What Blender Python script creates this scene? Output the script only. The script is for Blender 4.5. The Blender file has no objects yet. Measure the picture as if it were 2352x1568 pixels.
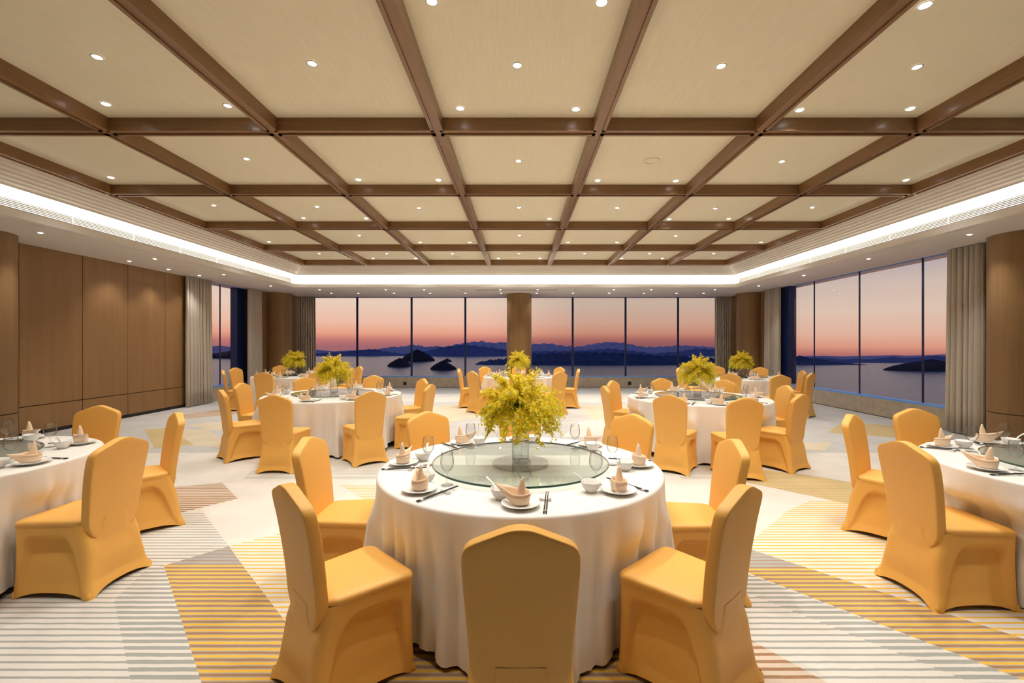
import bpy, math, random
from math import sin, cos, pi, radians, sqrt, atan2
from mathutils import Vector
random.seed(7)
C = bpy.context.scene.collection
F, CX, CY, H, CAMX = 1045.3, 1194.3, 789.5, 1.55, 0.027     # focal length / principal point in pixels, eye height

def at_z(px, py, z):                                         # pixel -> point on the horizontal plane z
    Y = F * (z - H) / (CY - py)
    return ((px - CX) * Y / F + CAMX, Y)
def at_y(px, py, Y):                                         # pixel -> point on the plane at depth Y
    return ((px - CX) * Y / F + CAMX, H + (CY - py) * Y / F)

# ------------------------------------------------------------------ materials
def nt(name):
    m = bpy.data.materials.new(name); m.use_nodes = True
    t = m.node_tree; b = t.nodes['Principled BSDF']
    return m, t, b
def N(t, typ, **k):
    n = t.nodes.new(typ)
    for a, v in k.items():
        if a.startswith('i_'):
            key = a[2:]
            n.inputs[int(key) if key.isdigit() else key.replace('_', ' ')].default_value = v
        else: setattr(n, a, v)
    return n
def L(t, a, b): t.links.new(a, b)
def c4(c): return (c[0], c[1], c[2], 1)
def plain(name, col, rough=.5, metal=0, emit=None, es=0, coat=0, sheen=0, var=.06, scale=40, bump=0):
    m, t, b = nt(name)
    b.inputs['Roughness'].default_value = rough; b.inputs['Metallic'].default_value = metal
    if coat: b.inputs['Coat Weight'].default_value = coat
    if sheen: b.inputs['Sheen Weight'].default_value = sheen; b.inputs['Sheen Roughness'].default_value = .4
    if emit: b.inputs['Emission Color'].default_value = c4(emit); b.inputs['Emission Strength'].default_value = es
    tc = N(t, 'ShaderNodeTexCoord'); no = N(t, 'ShaderNodeTexNoise', i_Scale=scale, i_Detail=3.0)
    L(t, tc.outputs['Object'], no.inputs['Vector'])
    r = N(t, 'ShaderNodeValToRGB')
    r.color_ramp.elements[0].position = .3; r.color_ramp.elements[1].position = .7
    r.color_ramp.elements[0].color = c4([x * (1 - var) for x in col]); r.color_ramp.elements[1].color = c4([min(1, x * (1 + var)) for x in col])
    L(t, no.outputs['Fac'], r.inputs['Fac']); L(t, r.outputs['Color'], b.inputs['Base Color'])
    if bump:
        bp = N(t, 'ShaderNodeBump', i_Strength=bump, i_Distance=.01); L(t, no.outputs['Fac'], bp.inputs['Height']); L(t, bp.outputs['Normal'], b.inputs['Normal'])
    return m
def wood(name, dark, light, sc, rough=.4, coat=0.0, band=None):
    m, t, b = nt(name); b.inputs['Roughness'].default_value = rough
    if coat: b.inputs['Coat Weight'].default_value = coat; b.inputs['Coat Roughness'].default_value = .18
    tc = N(t, 'ShaderNodeTexCoord'); mp = N(t, 'ShaderNodeMapping'); mp.inputs['Scale'].default_value = sc
    L(t, tc.outputs['Object'], mp.inputs['Vector'])
    no = N(t, 'ShaderNodeTexNoise', i_Scale=1.0, i_Detail=6.0, i_Roughness=.6, i_Distortion=.4); L(t, mp.outputs['Vector'], no.inputs['Vector'])
    r = N(t, 'ShaderNodeValToRGB'); r.color_ramp.elements[0].position = .25; r.color_ramp.elements[1].position = .75
    r.color_ramp.elements[0].color = c4(dark); r.color_ramp.elements[1].color = c4(light)
    L(t, no.outputs['Fac'], r.inputs['Fac']); L(t, r.outputs['Color'], b.inputs['Base Color'])
    bp = N(t, 'ShaderNodeBump', i_Strength=.08, i_Distance=.004); L(t, no.outputs['Fac'], bp.inputs['Height']); L(t, bp.outputs['Normal'], b.inputs['Normal'])
    return m
def glassy(name, tint, ior=1.45, rough=.0, refl=1.0, edge=None):        # clear sheet: tinted see-through + mirror by Fresnel (lets light pass)
    m, t, b = nt(name); t.nodes.remove(b)
    o = t.nodes['Material Output']
    tr = N(t, 'ShaderNodeBsdfTransparent'); tr.inputs[0].default_value = c4(tint)
    gl = N(t, 'ShaderNodeBsdfGlossy'); gl.inputs['Roughness'].default_value = rough
    lw = N(t, 'ShaderNodeLayerWeight', i_Blend=.5); pw = N(t, 'ShaderNodeMath', operation='POWER'); L(t, lw.outputs['Facing'], pw.inputs[0]); pw.inputs[1].default_value = 4.5
    f0 = ((ior - 1) / (ior + 1)) ** 2                         # Schlick reflectance, the same from both sides of the sheet
    mu = N(t, 'ShaderNodeMath', operation='MULTIPLY_ADD'); L(t, pw.outputs[0], mu.inputs[0]); mu.inputs[1].default_value = (1 - f0) * refl; mu.inputs[2].default_value = f0
    mx = N(t, 'ShaderNodeMixShader')
    if edge:
        p2 = N(t, 'ShaderNodeMath', operation='POWER'); L(t, lw.outputs['Facing'], p2.inputs[0]); p2.inputs[1].default_value = 3.0
        cm = N(t, 'ShaderNodeMixRGB', blend_type='MIX'); L(t, p2.outputs[0], cm.inputs[0]); cm.inputs[1].default_value = c4(tint); cm.inputs[2].default_value = c4(edge); L(t, cm.outputs[0], tr.inputs[0])
    L(t, mu.outputs[0], mx.inputs[0]); L(t, tr.outputs[0], mx.inputs[1]); L(t, gl.outputs[0], mx.inputs[2]); L(t, mx.outputs[0], o.inputs['Surface'])
    return m
STRIPE = .0511
def carpet(name, base, bands):                               # woven stripes running across the room; bands = (colour, from, to) of one repeat
    m, t, b = nt(name); b.inputs['Roughness'].default_value = .95; b.inputs['Specular IOR Level'].default_value = .1
    tc = N(t, 'ShaderNodeTexCoord'); sp = N(t, 'ShaderNodeSeparateXYZ'); L(t, tc.outputs['Object'], sp.inputs[0])
    wob = N(t, 'ShaderNodeTexNoise', i_Scale=9.0, i_Detail=2.0); L(t, tc.outputs['Object'], wob.inputs['Vector'])
    w = N(t, 'ShaderNodeMath', operation='MULTIPLY_ADD'); L(t, wob.outputs['Fac'], w.inputs[0]); w.inputs[1].default_value = .008; L(t, sp.outputs['Y'], w.inputs[2])
    d = N(t, 'ShaderNodeMath', operation='DIVIDE'); L(t, w.outputs[0], d.inputs[0]); d.inputs[1].default_value = STRIPE
    fr = N(t, 'ShaderNodeMath', operation='FRACT'); L(t, d.outputs[0], fr.inputs[0])
    pile = N(t, 'ShaderNodeTexNoise', i_Scale=260.0, i_Detail=2.0); L(t, tc.outputs['Object'], pile.inputs['Vector'])
    worn = N(t, 'ShaderNodeTexNoise', i_Scale=2.2, i_Detail=4.0); L(t, tc.outputs['Object'], worn.inputs['Vector'])
    rp = N(t, 'ShaderNodeValToRGB'); rp.color_ramp.interpolation = 'LINEAR'
    e = rp.color_ramp.elements
    keys = [(0.0, base)]; s = .035
    for col, a, z in bands: keys += [(max(0.001, a - s), base), (a + s, col), (z - s, col), (min(.999, z + s), base)]
    e[0].position = 0; e[0].color = c4(base); e[1].position = 1; e[1].color = c4(base)
    for p, col in keys[1:]:
        n = e.new(p); n.color = c4(col)
    L(t, fr.outputs[0], rp.inputs['Fac'])
    m1 = N(t, 'ShaderNodeMixRGB', blend_type='MULTIPLY', i_Fac=.35); L(t, rp.outputs['Color'], m1.inputs[1])
    a2 = N(t, 'ShaderNodeMath', operation='ADD'); L(t, pile.outputs['Fac'], a2.inputs[0]); L(t, worn.outputs['Fac'], a2.inputs[1])
    L(t, a2.outputs[0], m1.inputs[2]); L(t, m1.outputs[0], b.inputs['Base Color'])
    bp = N(t, 'ShaderNodeBump', i_Strength=.35, i_Distance=.004); L(t, pile.outputs['Fac'], bp.inputs['Height']); L(t, bp.outputs['Normal'], b.inputs['Normal'])
    return m

M = {}
CREAM = (.70, .665, .62); GREY = (.36, .37, .35); GOLD = (.78, .47, .07); BROWN = (.36, .21, .12)
M['c_cream'] = carpet('carpet cream', CREAM, [])
M['c_grey_thin'] = carpet('carpet cream with thin grey lines', CREAM, [(GREY, .30, .62)])
M['c_grey'] = carpet('carpet cream with wide grey lines', CREAM, [(GREY, .22, .78)])
M['c_gold'] = carpet('carpet cream with gold lines', CREAM, [(GOLD, .36, .68)])
M['c_band'] = carpet('carpet gold grey brown', (.42, .39, .34), [(GOLD, .10, .46), (BROWN, .60, .96)])
M['c_slate'] = carpet('carpet slate with thin brown lines', (.38, .38, .37), [(BROWN, .7, .88)])
M['c_brown'] = carpet('carpet cream with brown lines', (.66, .56, .46), [(BROWN, .3, .72)])
M['c_sand'] = carpet('carpet sand gold', (.60, .48, .27), [((.5, .37, .17), .35, .65)])
M['c_pale'] = carpet('carpet pale gold', (.66, .585, .46), [((.6, .5, .34), .35, .6)])
M['c_mist'] = carpet('carpet pale grey', (.58, .57, .56), [((.48, .47, .47), .3, .65)])
M['wood_y'] = wood('beam oak along the room', (.20, .098, .036), (.27, .14, .056), (60, 2.2, 60), .38, .25)
M['wood_x'] = wood('beam oak across the room', (.20, .098, .036), (.27, .14, .056), (2.2, 60, 60), .38, .25)
M['veneer'] = wood('wall oak veneer', (.25, .135, .05), (.34, .19, .078), (7, 7, .35), .42)
M['veneer_dark'] = wood('column oak veneer', (.22, .125, .05), (.30, .175, .07), (14, 14, .5), .40)
M['groove'] = plain('groove', (.03, .018, .01), .8)
M['skirting'] = plain('dark skirting', (.02, .018, .016), .6)
def wallpaper():
    m, t, b = nt('woven ceiling paper'); b.inputs['Roughness'].default_value = .75
    tc = N(t, 'ShaderNodeTexCoord'); mp = N(t, 'ShaderNodeMapping'); mp.inputs['Scale'].default_value = (70, 3.5, 10); L(t, tc.outputs['Object'], mp.inputs['Vector'])
    no = N(t, 'ShaderNodeTexNoise', i_Scale=1.0, i_Detail=5.0); L(t, mp.outputs['Vector'], no.inputs['Vector'])
    r = N(t, 'ShaderNodeValToRGB'); r.color_ramp.elements[0].position = .3; r.color_ramp.elements[1].position = .75
    r.color_ramp.elements[0].color = (.82, .76, .58, 1); r.color_ramp.elements[1].color = (.88, .82, .64, 1)
    L(t, no.outputs['Fac'], r.inputs['Fac']); L(t, r.outputs['Color'], b.inputs['Base Color'])
    return m
M['paper'] = wallpaper()
M['plaster'] = plain('white plaster', (.82, .79, .745), .7, var=.02, scale=6)
M['ribbed'] = plain('ribbed plaster', (.68, .62, .53), .6, var=.02, scale=6)
M['marble'] = plain('beige marble', (.47, .41, .32), .3, var=.14, scale=7)
M['navy'] = plain('navy window metal', (.010, .030, .12), .3, .2)
M['skylit_sill'] = plain('sill with blue sky light in colour', (.16, .42, 1.0), .35, .1)  # blue light of the dusk sky put into the base colour
M['curtain'] = plain('taupe curtain', (.55, .495, .42), .85, var=.08, scale=60, sheen=.2)
M['gold_cloth'] = plain('gold stretch satin', (.84, .455, .10), .5, var=.03, scale=300)
M['cloth'] = plain('ivory damask', (.88, .85, .81), .5, var=.02, scale=200, sheen=.2)
M['china'] = plain('white china', (.95, .935, .91), .12, var=.01)
M['napkin'] = plain('peach napkin satin', (.90, .68, .48), .5, var=.03, scale=250, sheen=.3)
M['black'] = plain('black lacquer', (.012, .011, .012), .3)
M['steel'] = plain('brushed steel', (.6, .58, .55), .3, .9)
M['wine'] = glassy('wine glass', (.975, .98, .98), 1.5, edge=(.42, .44, .44))
M['vase'] = glassy('vase glass', (.965, .975, .97), 1.45, edge=(.68, .70, .69))
M['vase_base'] = glassy('thick vase base', (.72, .78, .78), 1.5)
M['pane'] = glassy('window glass', (.97, .97, .975), 1.16)
M['susan'] = glassy('green tinted glass', (.935, .968, .95), 1.5)
M['susan_edge'] = plain('bottle green glass edge', (.008, .06, .042), .08, coat=.5)
M['susan_base'] = plain('grey speckled base', (.20, .20, .18), .35, var=.3, scale=400)
def petal(name, col):
    m, t, b = nt(name); b.inputs['Base Color'].default_value = c4(col); b.inputs['Roughness'].default_value = .5
    tl = N(t, 'ShaderNodeBsdfTranslucent'); no = N(t, 'ShaderNodeTexNoise', i_Scale=90.0); hs = N(t, 'ShaderNodeMixRGB', blend_type='MULTIPLY', i_Fac=.25); hs.inputs[1].default_value = c4(col)
    L(t, no.outputs['Fac'], hs.inputs[2]); L(t, hs.outputs[0], tl.inputs[0]); mx = N(t, 'ShaderNodeMixShader', i_Fac=.5)
    L(t, b.outputs[0], mx.inputs[1]); L(t, tl.outputs[0], mx.inputs[2]); L(t, mx.outputs[0], t.nodes['Material Output'].inputs['Surface'])
    return m
M['petal'] = petal('yellow orchid petal', (1.0, .86, .015)); M['petal2'] = petal('golden orchid petal', (1.0, .68, .01)); M['petal3'] = petal('pale yellow orchid lip', (.98, .90, .25))
M['spot'] = plain('red brown orchid eye', (.42, .12, .01), .6)
M['stem'] = plain('green stem', (.34, .48, .07), .6)
M['leaf'] = plain('dark green leaf', (.05, .16, .05), .5)
M['trimring'] = plain('white lamp ring', (.75, .72, .66), .5)
M['warm_lens'] = plain('lit lamp lens', (1, 1, 1), .4, emit=(1, .95, .88), es=16)
M['cool_lens'] = plain('dim lit lamp lens', (1, 1, 1), .4, emit=(.95, .97, 1), es=6)
M['led'] = plain('led strip', (1, 1, 1), .4, emit=(1, .94, .84), es=10)
M['grille'] = plain('white grille metal', (.74, .71, .66), .45)
M['grille_dark'] = plain('dark grille void', (.09, .075, .06), .8)
M['socket'] = plain('bronze plate', (.07, .06, .05), .5)

for k in ('warm_lens', 'cool_lens', 'led'): M[k].cycles.emission_sampling = 'NONE'
# ------------------------------------------------------------------ mesh helpers
class MB:
    def __init__(s): s.v = []; s.f = []; s.m = []; s.sm = []
    def add(s, verts, faces, mi=0, smooth=False):
        b = len(s.v); s.v += [tuple(p) for p in verts]
        for f in faces: s.f.append(tuple(b + i for i in f)); s.m.append(mi); s.sm.append(smooth)
    def box(s, x0, x1, y0, y1, z0, z1, mi=0):
        v = [(x, y, z) for z in (z0, z1) for y in (y0, y1) for x in (x0, x1)]
        s.add(v, [(0, 2, 3, 1), (4, 5, 7, 6), (0, 1, 5, 4), (2, 6, 7, 3), (0, 4, 6, 2), (1, 3, 7, 5)], mi)
    def grid(s, rows, mi=0, smooth=True, closed=False, flip=False):
        n = len(rows[0]); v = [p for r in rows for p in r]; fs = []
        for i in range(len(rows) - 1):
            for j in range(n if closed else n - 1):
                k = (j + 1) % n
                q = (i * n + j, i * n + k, (i + 1) * n + k, (i + 1) * n + j)
                fs.append(q[::-1] if flip else q)
        s.add(v, fs, mi, smooth)
    def lathe(s, prof, n=28, cx=0, cy=0, mi=0, smooth=True):
        s.grid([[(cx + r * cos(2 * pi * j / n), cy + r * sin(2 * pi * j / n), z) for j in range(n)] for r, z in prof], mi, smooth, True)
    def disc(s, r, z, n=28, cx=0, cy=0, mi=0, up=True):
        v = [(cx + r * cos(2 * pi * j / n), cy + r * sin(2 * pi * j / n), z) for j in range(n)]
        s.add(v, [tuple(range(n)) if up else tuple(range(n))[::-1]], mi)
    def tube(s, pts, rad, n=5, mi=0, cap=True):
        rows = []; P = [Vector(p) for p in pts]
        for i, p in enumerate(P):
            d = (P[min(i + 1, len(P) - 1)] - P[max(i - 1, 0)]).normalized()
            u = d.cross(Vector((0, 0, 1)) if abs(d.z) < .9 else Vector((1, 0, 0))).normalized(); w = d.cross(u)
            r = rad[i] if isinstance(rad, (list, tuple)) else rad
            rows.append([tuple(p + u * r * cos(2 * pi * k / n) + w * r * sin(2 * pi * k / n)) for k in range(n)])
        s.grid(rows, mi, True, True)
        if cap: s.add(rows[0], [tuple(range(n))], mi); s.add(rows[-1], [tuple(range(n))[::-1]], mi)
    def mesh(s, name, mats):
        me = bpy.data.meshes.new(name); me.from_pydata(s.v, [], s.f)
        for m in mats: me.materials.append(M[m])
        me.polygons.foreach_set('material_index', s.m); me.polygons.foreach_set('use_smooth', s.sm); me.update()
        return me
    def build(s, name, mats, parent=None, loc=None):
        o = bpy.data.objects.new(name, s.mesh(name, mats if isinstance(mats, (list, tuple)) else [mats])); C.objects.link(o)
        if parent: o.parent = parent
        if loc: o.location = loc
        return o
def tag(o, label, cat, group=None, kind=None):
    o['label'] = label; o['category'] = cat
    if group: o['group'] = group
    if kind: o['kind'] = kind
    return o
def struct(o, label=None):
    o['kind'] = 'structure'
    if label: o['label'] = label
    return o
def empty(name, loc=(0, 0, 0), rz=0):
    o = bpy.data.objects.new(name, None); C.objects.link(o); o.empty_display_size = .1
    o.location = loc; o.rotation_euler = (0, 0, rz); return o
KIDS = {}
def remember(root): KIDS[root.name] = [c for c in bpy.data.objects if c.parent is root]
def copy_tree(root, loc, rz):
    r = root.copy(); C.objects.link(r); r.location = loc; r.rotation_euler = (0, 0, rz)
    for ch in KIDS.get(root.name, []):
        c = ch.copy(); C.objects.link(c); c.parent = r
    return r
class Proto:                                                  # first use places the built thing itself, later uses copy it and its parts
    def __init__(s, root): s.root = root; s.used = False; remember(root)
    def put(s, loc, rz=0):
        if not s.used:
            s.used = True; s.root.location = loc; s.root.rotation_euler = (0, 0, rz); return s.root
        return copy_tree(s.root, loc, rz)

# ------------------------------------------------------------------ room shell
ZC, ZB, ZS = 3.915, 3.778, 3.21                               # coffer ceiling, beam underside, soffit
XL, XR, YB, YR = -8.2, 7.72, 16.1, -6.0
COL = [-6.11, -4.34, -2.58, -.845, .86, 2.555, 4.235, 5.905]
ROW = [.80, 2.825, 4.822, 6.828, 8.855, 10.89, 12.878]
BW = .065
FXL, FXR, FY = -6.59, 6.36, 13.40                             # inner faces of the dropped soffit
# floor: one carpet, its colour fields laid in as areas of the weave
fl = MB()
fl.add([(XL - .4, YR, 0), (XR + .3, YR, 0), (XR + .3, YB + .3, 0), (XL - .4, YB + .3, 0)], [(0, 1, 2, 3)], 0)
FM = ['c_mist', 'c_cream', 'c_grey_thin', 'c_grey', 'c_gold', 'c_band', 'c_slate', 'c_brown', 'c_sand', 'c_pale']
lay = [0]
def patch(mat, *pts):
    lay[0] += 1; z = .00006 * lay[0]
    v = []
    for p in pts:
        x, y = at_z(p[0], p[1], 0) if p[1] > 850 else p
        v.append((x, y, z))
    ar = sum(v[i][0] * v[(i + 1) % len(v)][1] - v[(i + 1) % len(v)][0] * v[i][1] for i in range(len(v)))
    if ar < 0: v = v[::-1]
    fl.add(v, [tuple(range(len(v)))], FM.index(mat))
patch('c_cream', (-600, 1040), (3000, 1040), (3000, 2400), (-600, 2400))
patch('c_grey_thin', (640, 1010), (1760, 1010), (1740, 1100), (560, 1100))
patch('c_cream', (880, 1090), (1560, 1090), (1640, 1250), (760, 1250))
# left of the front table
patch('c_grey_thin', (-700, 1178), (468, 1178), (526, 1254), (376, 1298), (463, 1568), (620, 2100), (-900, 2100))
patch('c_grey', (262, 1377), (340, 1304), (376, 1298), (463, 1568), (620, 2100), (430, 2100), (301, 1568))
patch('c_slate', (526, 1254), (556, 1296), (376, 1298.5))
patch('c_band', (376, 1298), (556, 1296), (669, 1445), (1000, 1900), (620, 2100), (463, 1568))
patch('c_gold', (526, 1254), (640, 1225), (900, 1160), (1010, 1500), (1010, 1900), (1000, 1900), (669, 1445))
patch('c_brown', (395, 1119), (510, 1108), (546, 1145), (412, 1178))
patch('c_cream', (395, 1065), (463, 1066), (504, 1100), (399, 1119))
patch('c_sand', (331, 986), (390, 982), (445, 1022), (355, 1030))
patch('c_pale', (390, 982), (479, 989), (532, 1022), (530, 1030), (445, 1022))
patch('c_pale', (432, 975), (560, 964), (600, 978), (479, 989))
patch('c_gold', (780, 1113), (920, 1113), (905, 1150), (842, 1150))
# right of the front table (the weave mirrors)
patch('c_gold', (1708, 1256), (1811, 1172), (1860, 1150), (2420, 1150), (2600, 1560), (2352, 1467))
patch('c_band', (1672, 1290), (1708, 1256), (2352, 1467), (2800, 1615), (2800, 1770), (2352, 1562), (1689, 1304))
patch('c_slate', (1708, 1256), (1842, 1300), (1690, 1305), (1672, 1290))
patch('c_grey_thin', (1500, 1310), (1689, 1304), (2352, 1562), (2800, 1770), (2900, 2200), (1400, 2200))
patch('c_grey', (1711, 1360), (1700, 1312), (2352, 1562), (2800, 1770), (2900, 2200), (2700, 1810), (2232, 1568))
patch('c_brown', (1640, 1450), (1690, 1450), (1900, 1568), (2400, 1860), (1500, 1860))
patch('c_sand', (1690, 1072), (1834, 1088), (1980, 1112), (1985, 1166), (1862, 1138), (1700, 1104))
patch('c_cream', (1780, 1075), (1860, 1062), (2000, 1090), (1990, 1112), (1834, 1088))
patch('c_pale', (1826, 1018), (1912, 1015), (1895, 1036), (1812, 1028))
patch('c_sand', (1900, 993), (1940, 968), (2140, 985), (2160, 1012))
patch('c_band', (900, 1480), (1500, 1480), (1600, 1700), (820, 1700))
# far end: pale, cream and brown areas of the carpet
patch('c_pale', (880, 938), (1060, 930), (1130, 950), (1010, 975))
patch('c_brown', (640, 912), (840, 905), (830, 914), (660, 922))
patch('c_cream', (880, 905), (1500, 905), (1560, 925), (840, 922))
patch('c_pale', (1330, 930), (1470, 928), (1500, 950), (1360, 965))
patch('c_cream', (1330, 968), (1500, 950), (1480, 1000), (1290, 1005))
patch('c_brown', (400, 955), (560, 935), (600, 945), (420, 962))
floor = struct(fl.build('floor', FM))

def veneer_wall(name, boxes, mats=('veneer', 'groove', 'skirting')):
    mb = MB()
    for a in boxes: mb.box(*a)
    return struct(mb.build(name, list(mats)))
# left wall of tall oak panels with dark joints, a low rail joint and a recessed dark skirting
bx = [(XL - .3, XL - .03, YR, 11.42, 0, ZS + .3, 1)]
ys = [YR, -3.5, -1.0, 1.5, 4.0, 6.3, 7.47, 8.56, 9.55, 10.55, 11.42]
for a, b in zip(ys[:-1], ys[1:]):
    bx += [(XL - .03, XL, a + .006, b - .006, .07, .495, 0), (XL - .03, XL, a + .006, b - .006, .508, ZS + .02, 0)]
bx.append((XL - .03, XL - .02, YR, 11.42, 0, .07, 2))
veneer_wall('wall_left', bx)
bx = [(XR + .03, XR + .3, YR, 7.76, 0, ZS + .3, 1)]
ys = [YR, -3.5, -1.0, 1.5, 4.0, 6.4, 7.76]
for a, b in zip(ys[:-1], ys[1:]):
    bx += [(XR, XR + .03, a + .006, b - .006, .07, .495, 0), (XR, XR + .03, a + .006, b - .006, .508, ZS + .02, 0)]
veneer_wall('wall_right', bx)
bx = [(XL - .3, XR + .3, YR - .3, YR - .03, 0, ZC + .2, 1)]
for i in range(12):
    x = XL + i * (XR - XL) / 12; bx.append((x + .006, x + (XR - XL) / 12 - .006, YR - .03, YR, .07, ZC, 0))
veneer_wall('wall_rear', bx)
# corner piers and round columns
for nm, boxes in (('pier_left', [(-8.5, -8.1, 14.22, 16.4, 0, ZS + .3, 0), (-8.5, -7.78, 15.42, 16.4, 0, ZS + .3, 0)]),
                  ('pier_right', [(7.73, 8.1, 14.3, 16.4, 0, ZS + .3, 0), (7.44, 8.1, 15.44, 16.4, 0, ZS + .3, 0)])):
    veneer_wall(nm, boxes, ('veneer_dark',))
for (x, y, r) in ((-8.0, 6.72, .42), (7.68, 6.87, .43), (-7.98, 15.05, .44), (7.63, 15.0, .44), (0, 15.15, .41)):
    mb = MB(); n = 48
    mb.lathe([(r - .02, 0), (r - .02, .07), (r, .07), (r, .495)], n, mi=0, smooth=False)
    mb.lathe([(r - .012, .495), (r - .012, .508)], n, mi=1)
    mb.lathe([(r, .508), (r, ZS + .02)], n)
    mb.disc(r, .495, n); mb.disc(r, .508, n, up=False)
    o = struct(mb.build('column', ['veneer_dark', 'groove'], loc=(x, y, 0)))
# plinths under the windows
def wallbox(name, *b, mat='marble'):
    mb = MB(); mb.box(*b); return struct(mb.build(name, [mat]))
wallbox('wall_back', -7.78, 7.44, YB, YB + .25, 0, .375)
wallbox('wall_left_window', XL - .3, XL - .05, 11.42, 14.22, 0, .375)
wallbox('wall_right_window', XR, XR + .25, 7.76, 14.3, 0, .375)
for nm, b in (('baseboard_back', (-7.78, 7.44, YB - .008, YB, 0, .012)), ('baseboard_right', (XR - .008, XR, 7.76, 14.3, 0, .012))):
    wallbox(nm, *b, mat='skirting')

# windows: pane, mullions, sill and head with the sky's blue light in their colour
def window(name, axis, pos, a0, a1, mull, inner, facing):
    mb = MB()
    if axis == 'y': mb.add([(a0, pos, .41), (a1, pos, .41), (a1, pos, ZS), (a0, pos, ZS)], [(0, 1, 2, 3)])
    else: mb.add([(pos, a0, .41), (pos, a1, .41), (pos, a1, ZS), (pos, a0, ZS)], [(0, 1, 2, 3)])
    w = struct(mb.build(name, ['pane']))
    def bar(nm, p0, p1, d0, d1, z0, z1, m):
        q = MB()
        if axis == 'y': q.box(p0, p1, d0, d1, z0, z1)
        else: q.box(d0, d1, p0, p1, z0, z1)
        return q.build(nm, [m], w)
    hw = .036 if axis == 'y' else .016
    for x in mull: bar('mullion', x - hw, x + hw, pos - .008, pos + .012, .41, ZS, 'navy')
    lo, hi = min(inner, pos + .1 * facing), max(inner, pos + .1 * facing)
    bar('window_sill', a0, a1, lo, hi, .3755, .414, 'skylit_sill')
    bar('window_head', a0, a1, min(pos, pos + .06), max(pos, pos + .06), ZS - .012, ZS, 'skylit_sill')
    return w
mb_ = [(p - CX) * 16.2 / F + CAMX for p in (820.6, 945.4, 1068.9, 1192, 1315.4, 1436.8, 1557.4)]
window('window_1', 'y', 16.2, -7.6, 7.3, mb_, YB + .0, 1)
window('window_2', 'x', -8.32, 11.42, 14.22, [12.66], XL - .05, -1)
window('window_3', 'x', 7.80, 7.76, 14.3, [8.78, 10.42, 12.02], XR, 1)
wallbox('trim_1', -8.5, -8.3, 13.4, 14.2, 0, ZS + .2, mat='navy')
wallbox('trim_2', 7.74, 7.95, 13.05, 13.50, 0, ZS + .2, mat='navy')

# ceiling: coffer paper above, beams, ribbed slope, lit cove face, soffit
mb = MB(); mb.add([(XL - .3, YR - .3, ZC), (XL - .3, YB + .3, ZC), (XR + .3, YB + .3, ZC), (XR + .3, YR - .3, ZC)], [(0, 1, 2, 3)])
mb.box(XL - .5, XR + .5, YR - .4, YB + .5, ZC + .05, ZC + .2)
struct(mb.build('ceiling', ['paper']))
x0, x1, y0, y1 = COL[0] - BW, COL[-1] + BW, ROW[0] - BW - 3.8, ROW[-1] + BW
def soffit_piece(name, xa, xb, ya, yb):
    q = MB(); q.box(xa, xb, ya, yb, ZS, ZS + .06); struct(q.build(name, ['plaster']))
soffit_piece('ceiling_soffit_left', XL - .5, FXL - .1402, YR - .3, YB + .4)
soffit_piece('ceiling_soffit_right', FXR + .1402, XR + .5, YR - .3, YB + .4)
soffit_piece('ceiling_soffit_back', FXL - .1402, FXR + .1402, FY + .1402, YB + .4)
q = MB()                                                      # upright cove faces with a thicker lip
q.box(FXL - .14, FXL - .10, YR, FY + .14, ZS + .02, ZC); q.box(FXL - .10, FXL - .03, YR, FY + .10, ZS, ZS + .03); q.box(FXL - .03, FXL, YR, FY + .03, ZS, ZS + .105)
struct(q.build('cove_left', ['plaster']))
q = MB(); q.box(FXR + .10, FXR + .14, YR, FY + .14, ZS + .02, ZC); q.box(FXR + .03, FXR + .10, YR, FY + .10, ZS, ZS + .03); q.box(FXR, FXR + .03, YR, FY + .03, ZS, ZS + .105)
struct(q.build('cove_right', ['plaster']))
q = MB(); q.box(FXL - .1, FXR + .1, FY + .10, FY + .14, ZS + .02, ZC); q.box(FXL - .03, FXR + .03, FY + .03, FY + .10, ZS, ZS + .03); q.box(FXL, FXR, FY, FY + .03, ZS, ZS + .105)
struct(q.build('cove_back', ['plaster']))
# ribbed slope between beams and cove
prof = []
for k in range(6):
    for t in (0, .12, .3, .5, .7, .88): 
        a = (k + t) / 6; prof.append((.30 * a, ZB + .012 - .235 * a + .008 * sin(pi * t)))
prof.append((.30, ZB - .225))
for nm, pts in (('ribs_left', lambda d, z: [(x0 - d, YR, z), (x0 - d, y1 + d, z)]), ('ribs_right', lambda d, z: [(x1 + d * .95, y1 + d, z), (x1 + d * .95, YR, z)]), ('ribs_back', lambda d, z: [(x0 - d, y1 + d, z), (x1 + d * .95, y1 + d, z)])):
    q = MB(); q.grid([pts(d, z) for d, z in prof], 0, True)
    d, z = prof[-1]; q.grid([pts(d, z), pts(d, z + .03), pts(0, ZC)], 0, False)
    struct(q.build('ceiling_' + nm, ['ribbed']))
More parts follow.
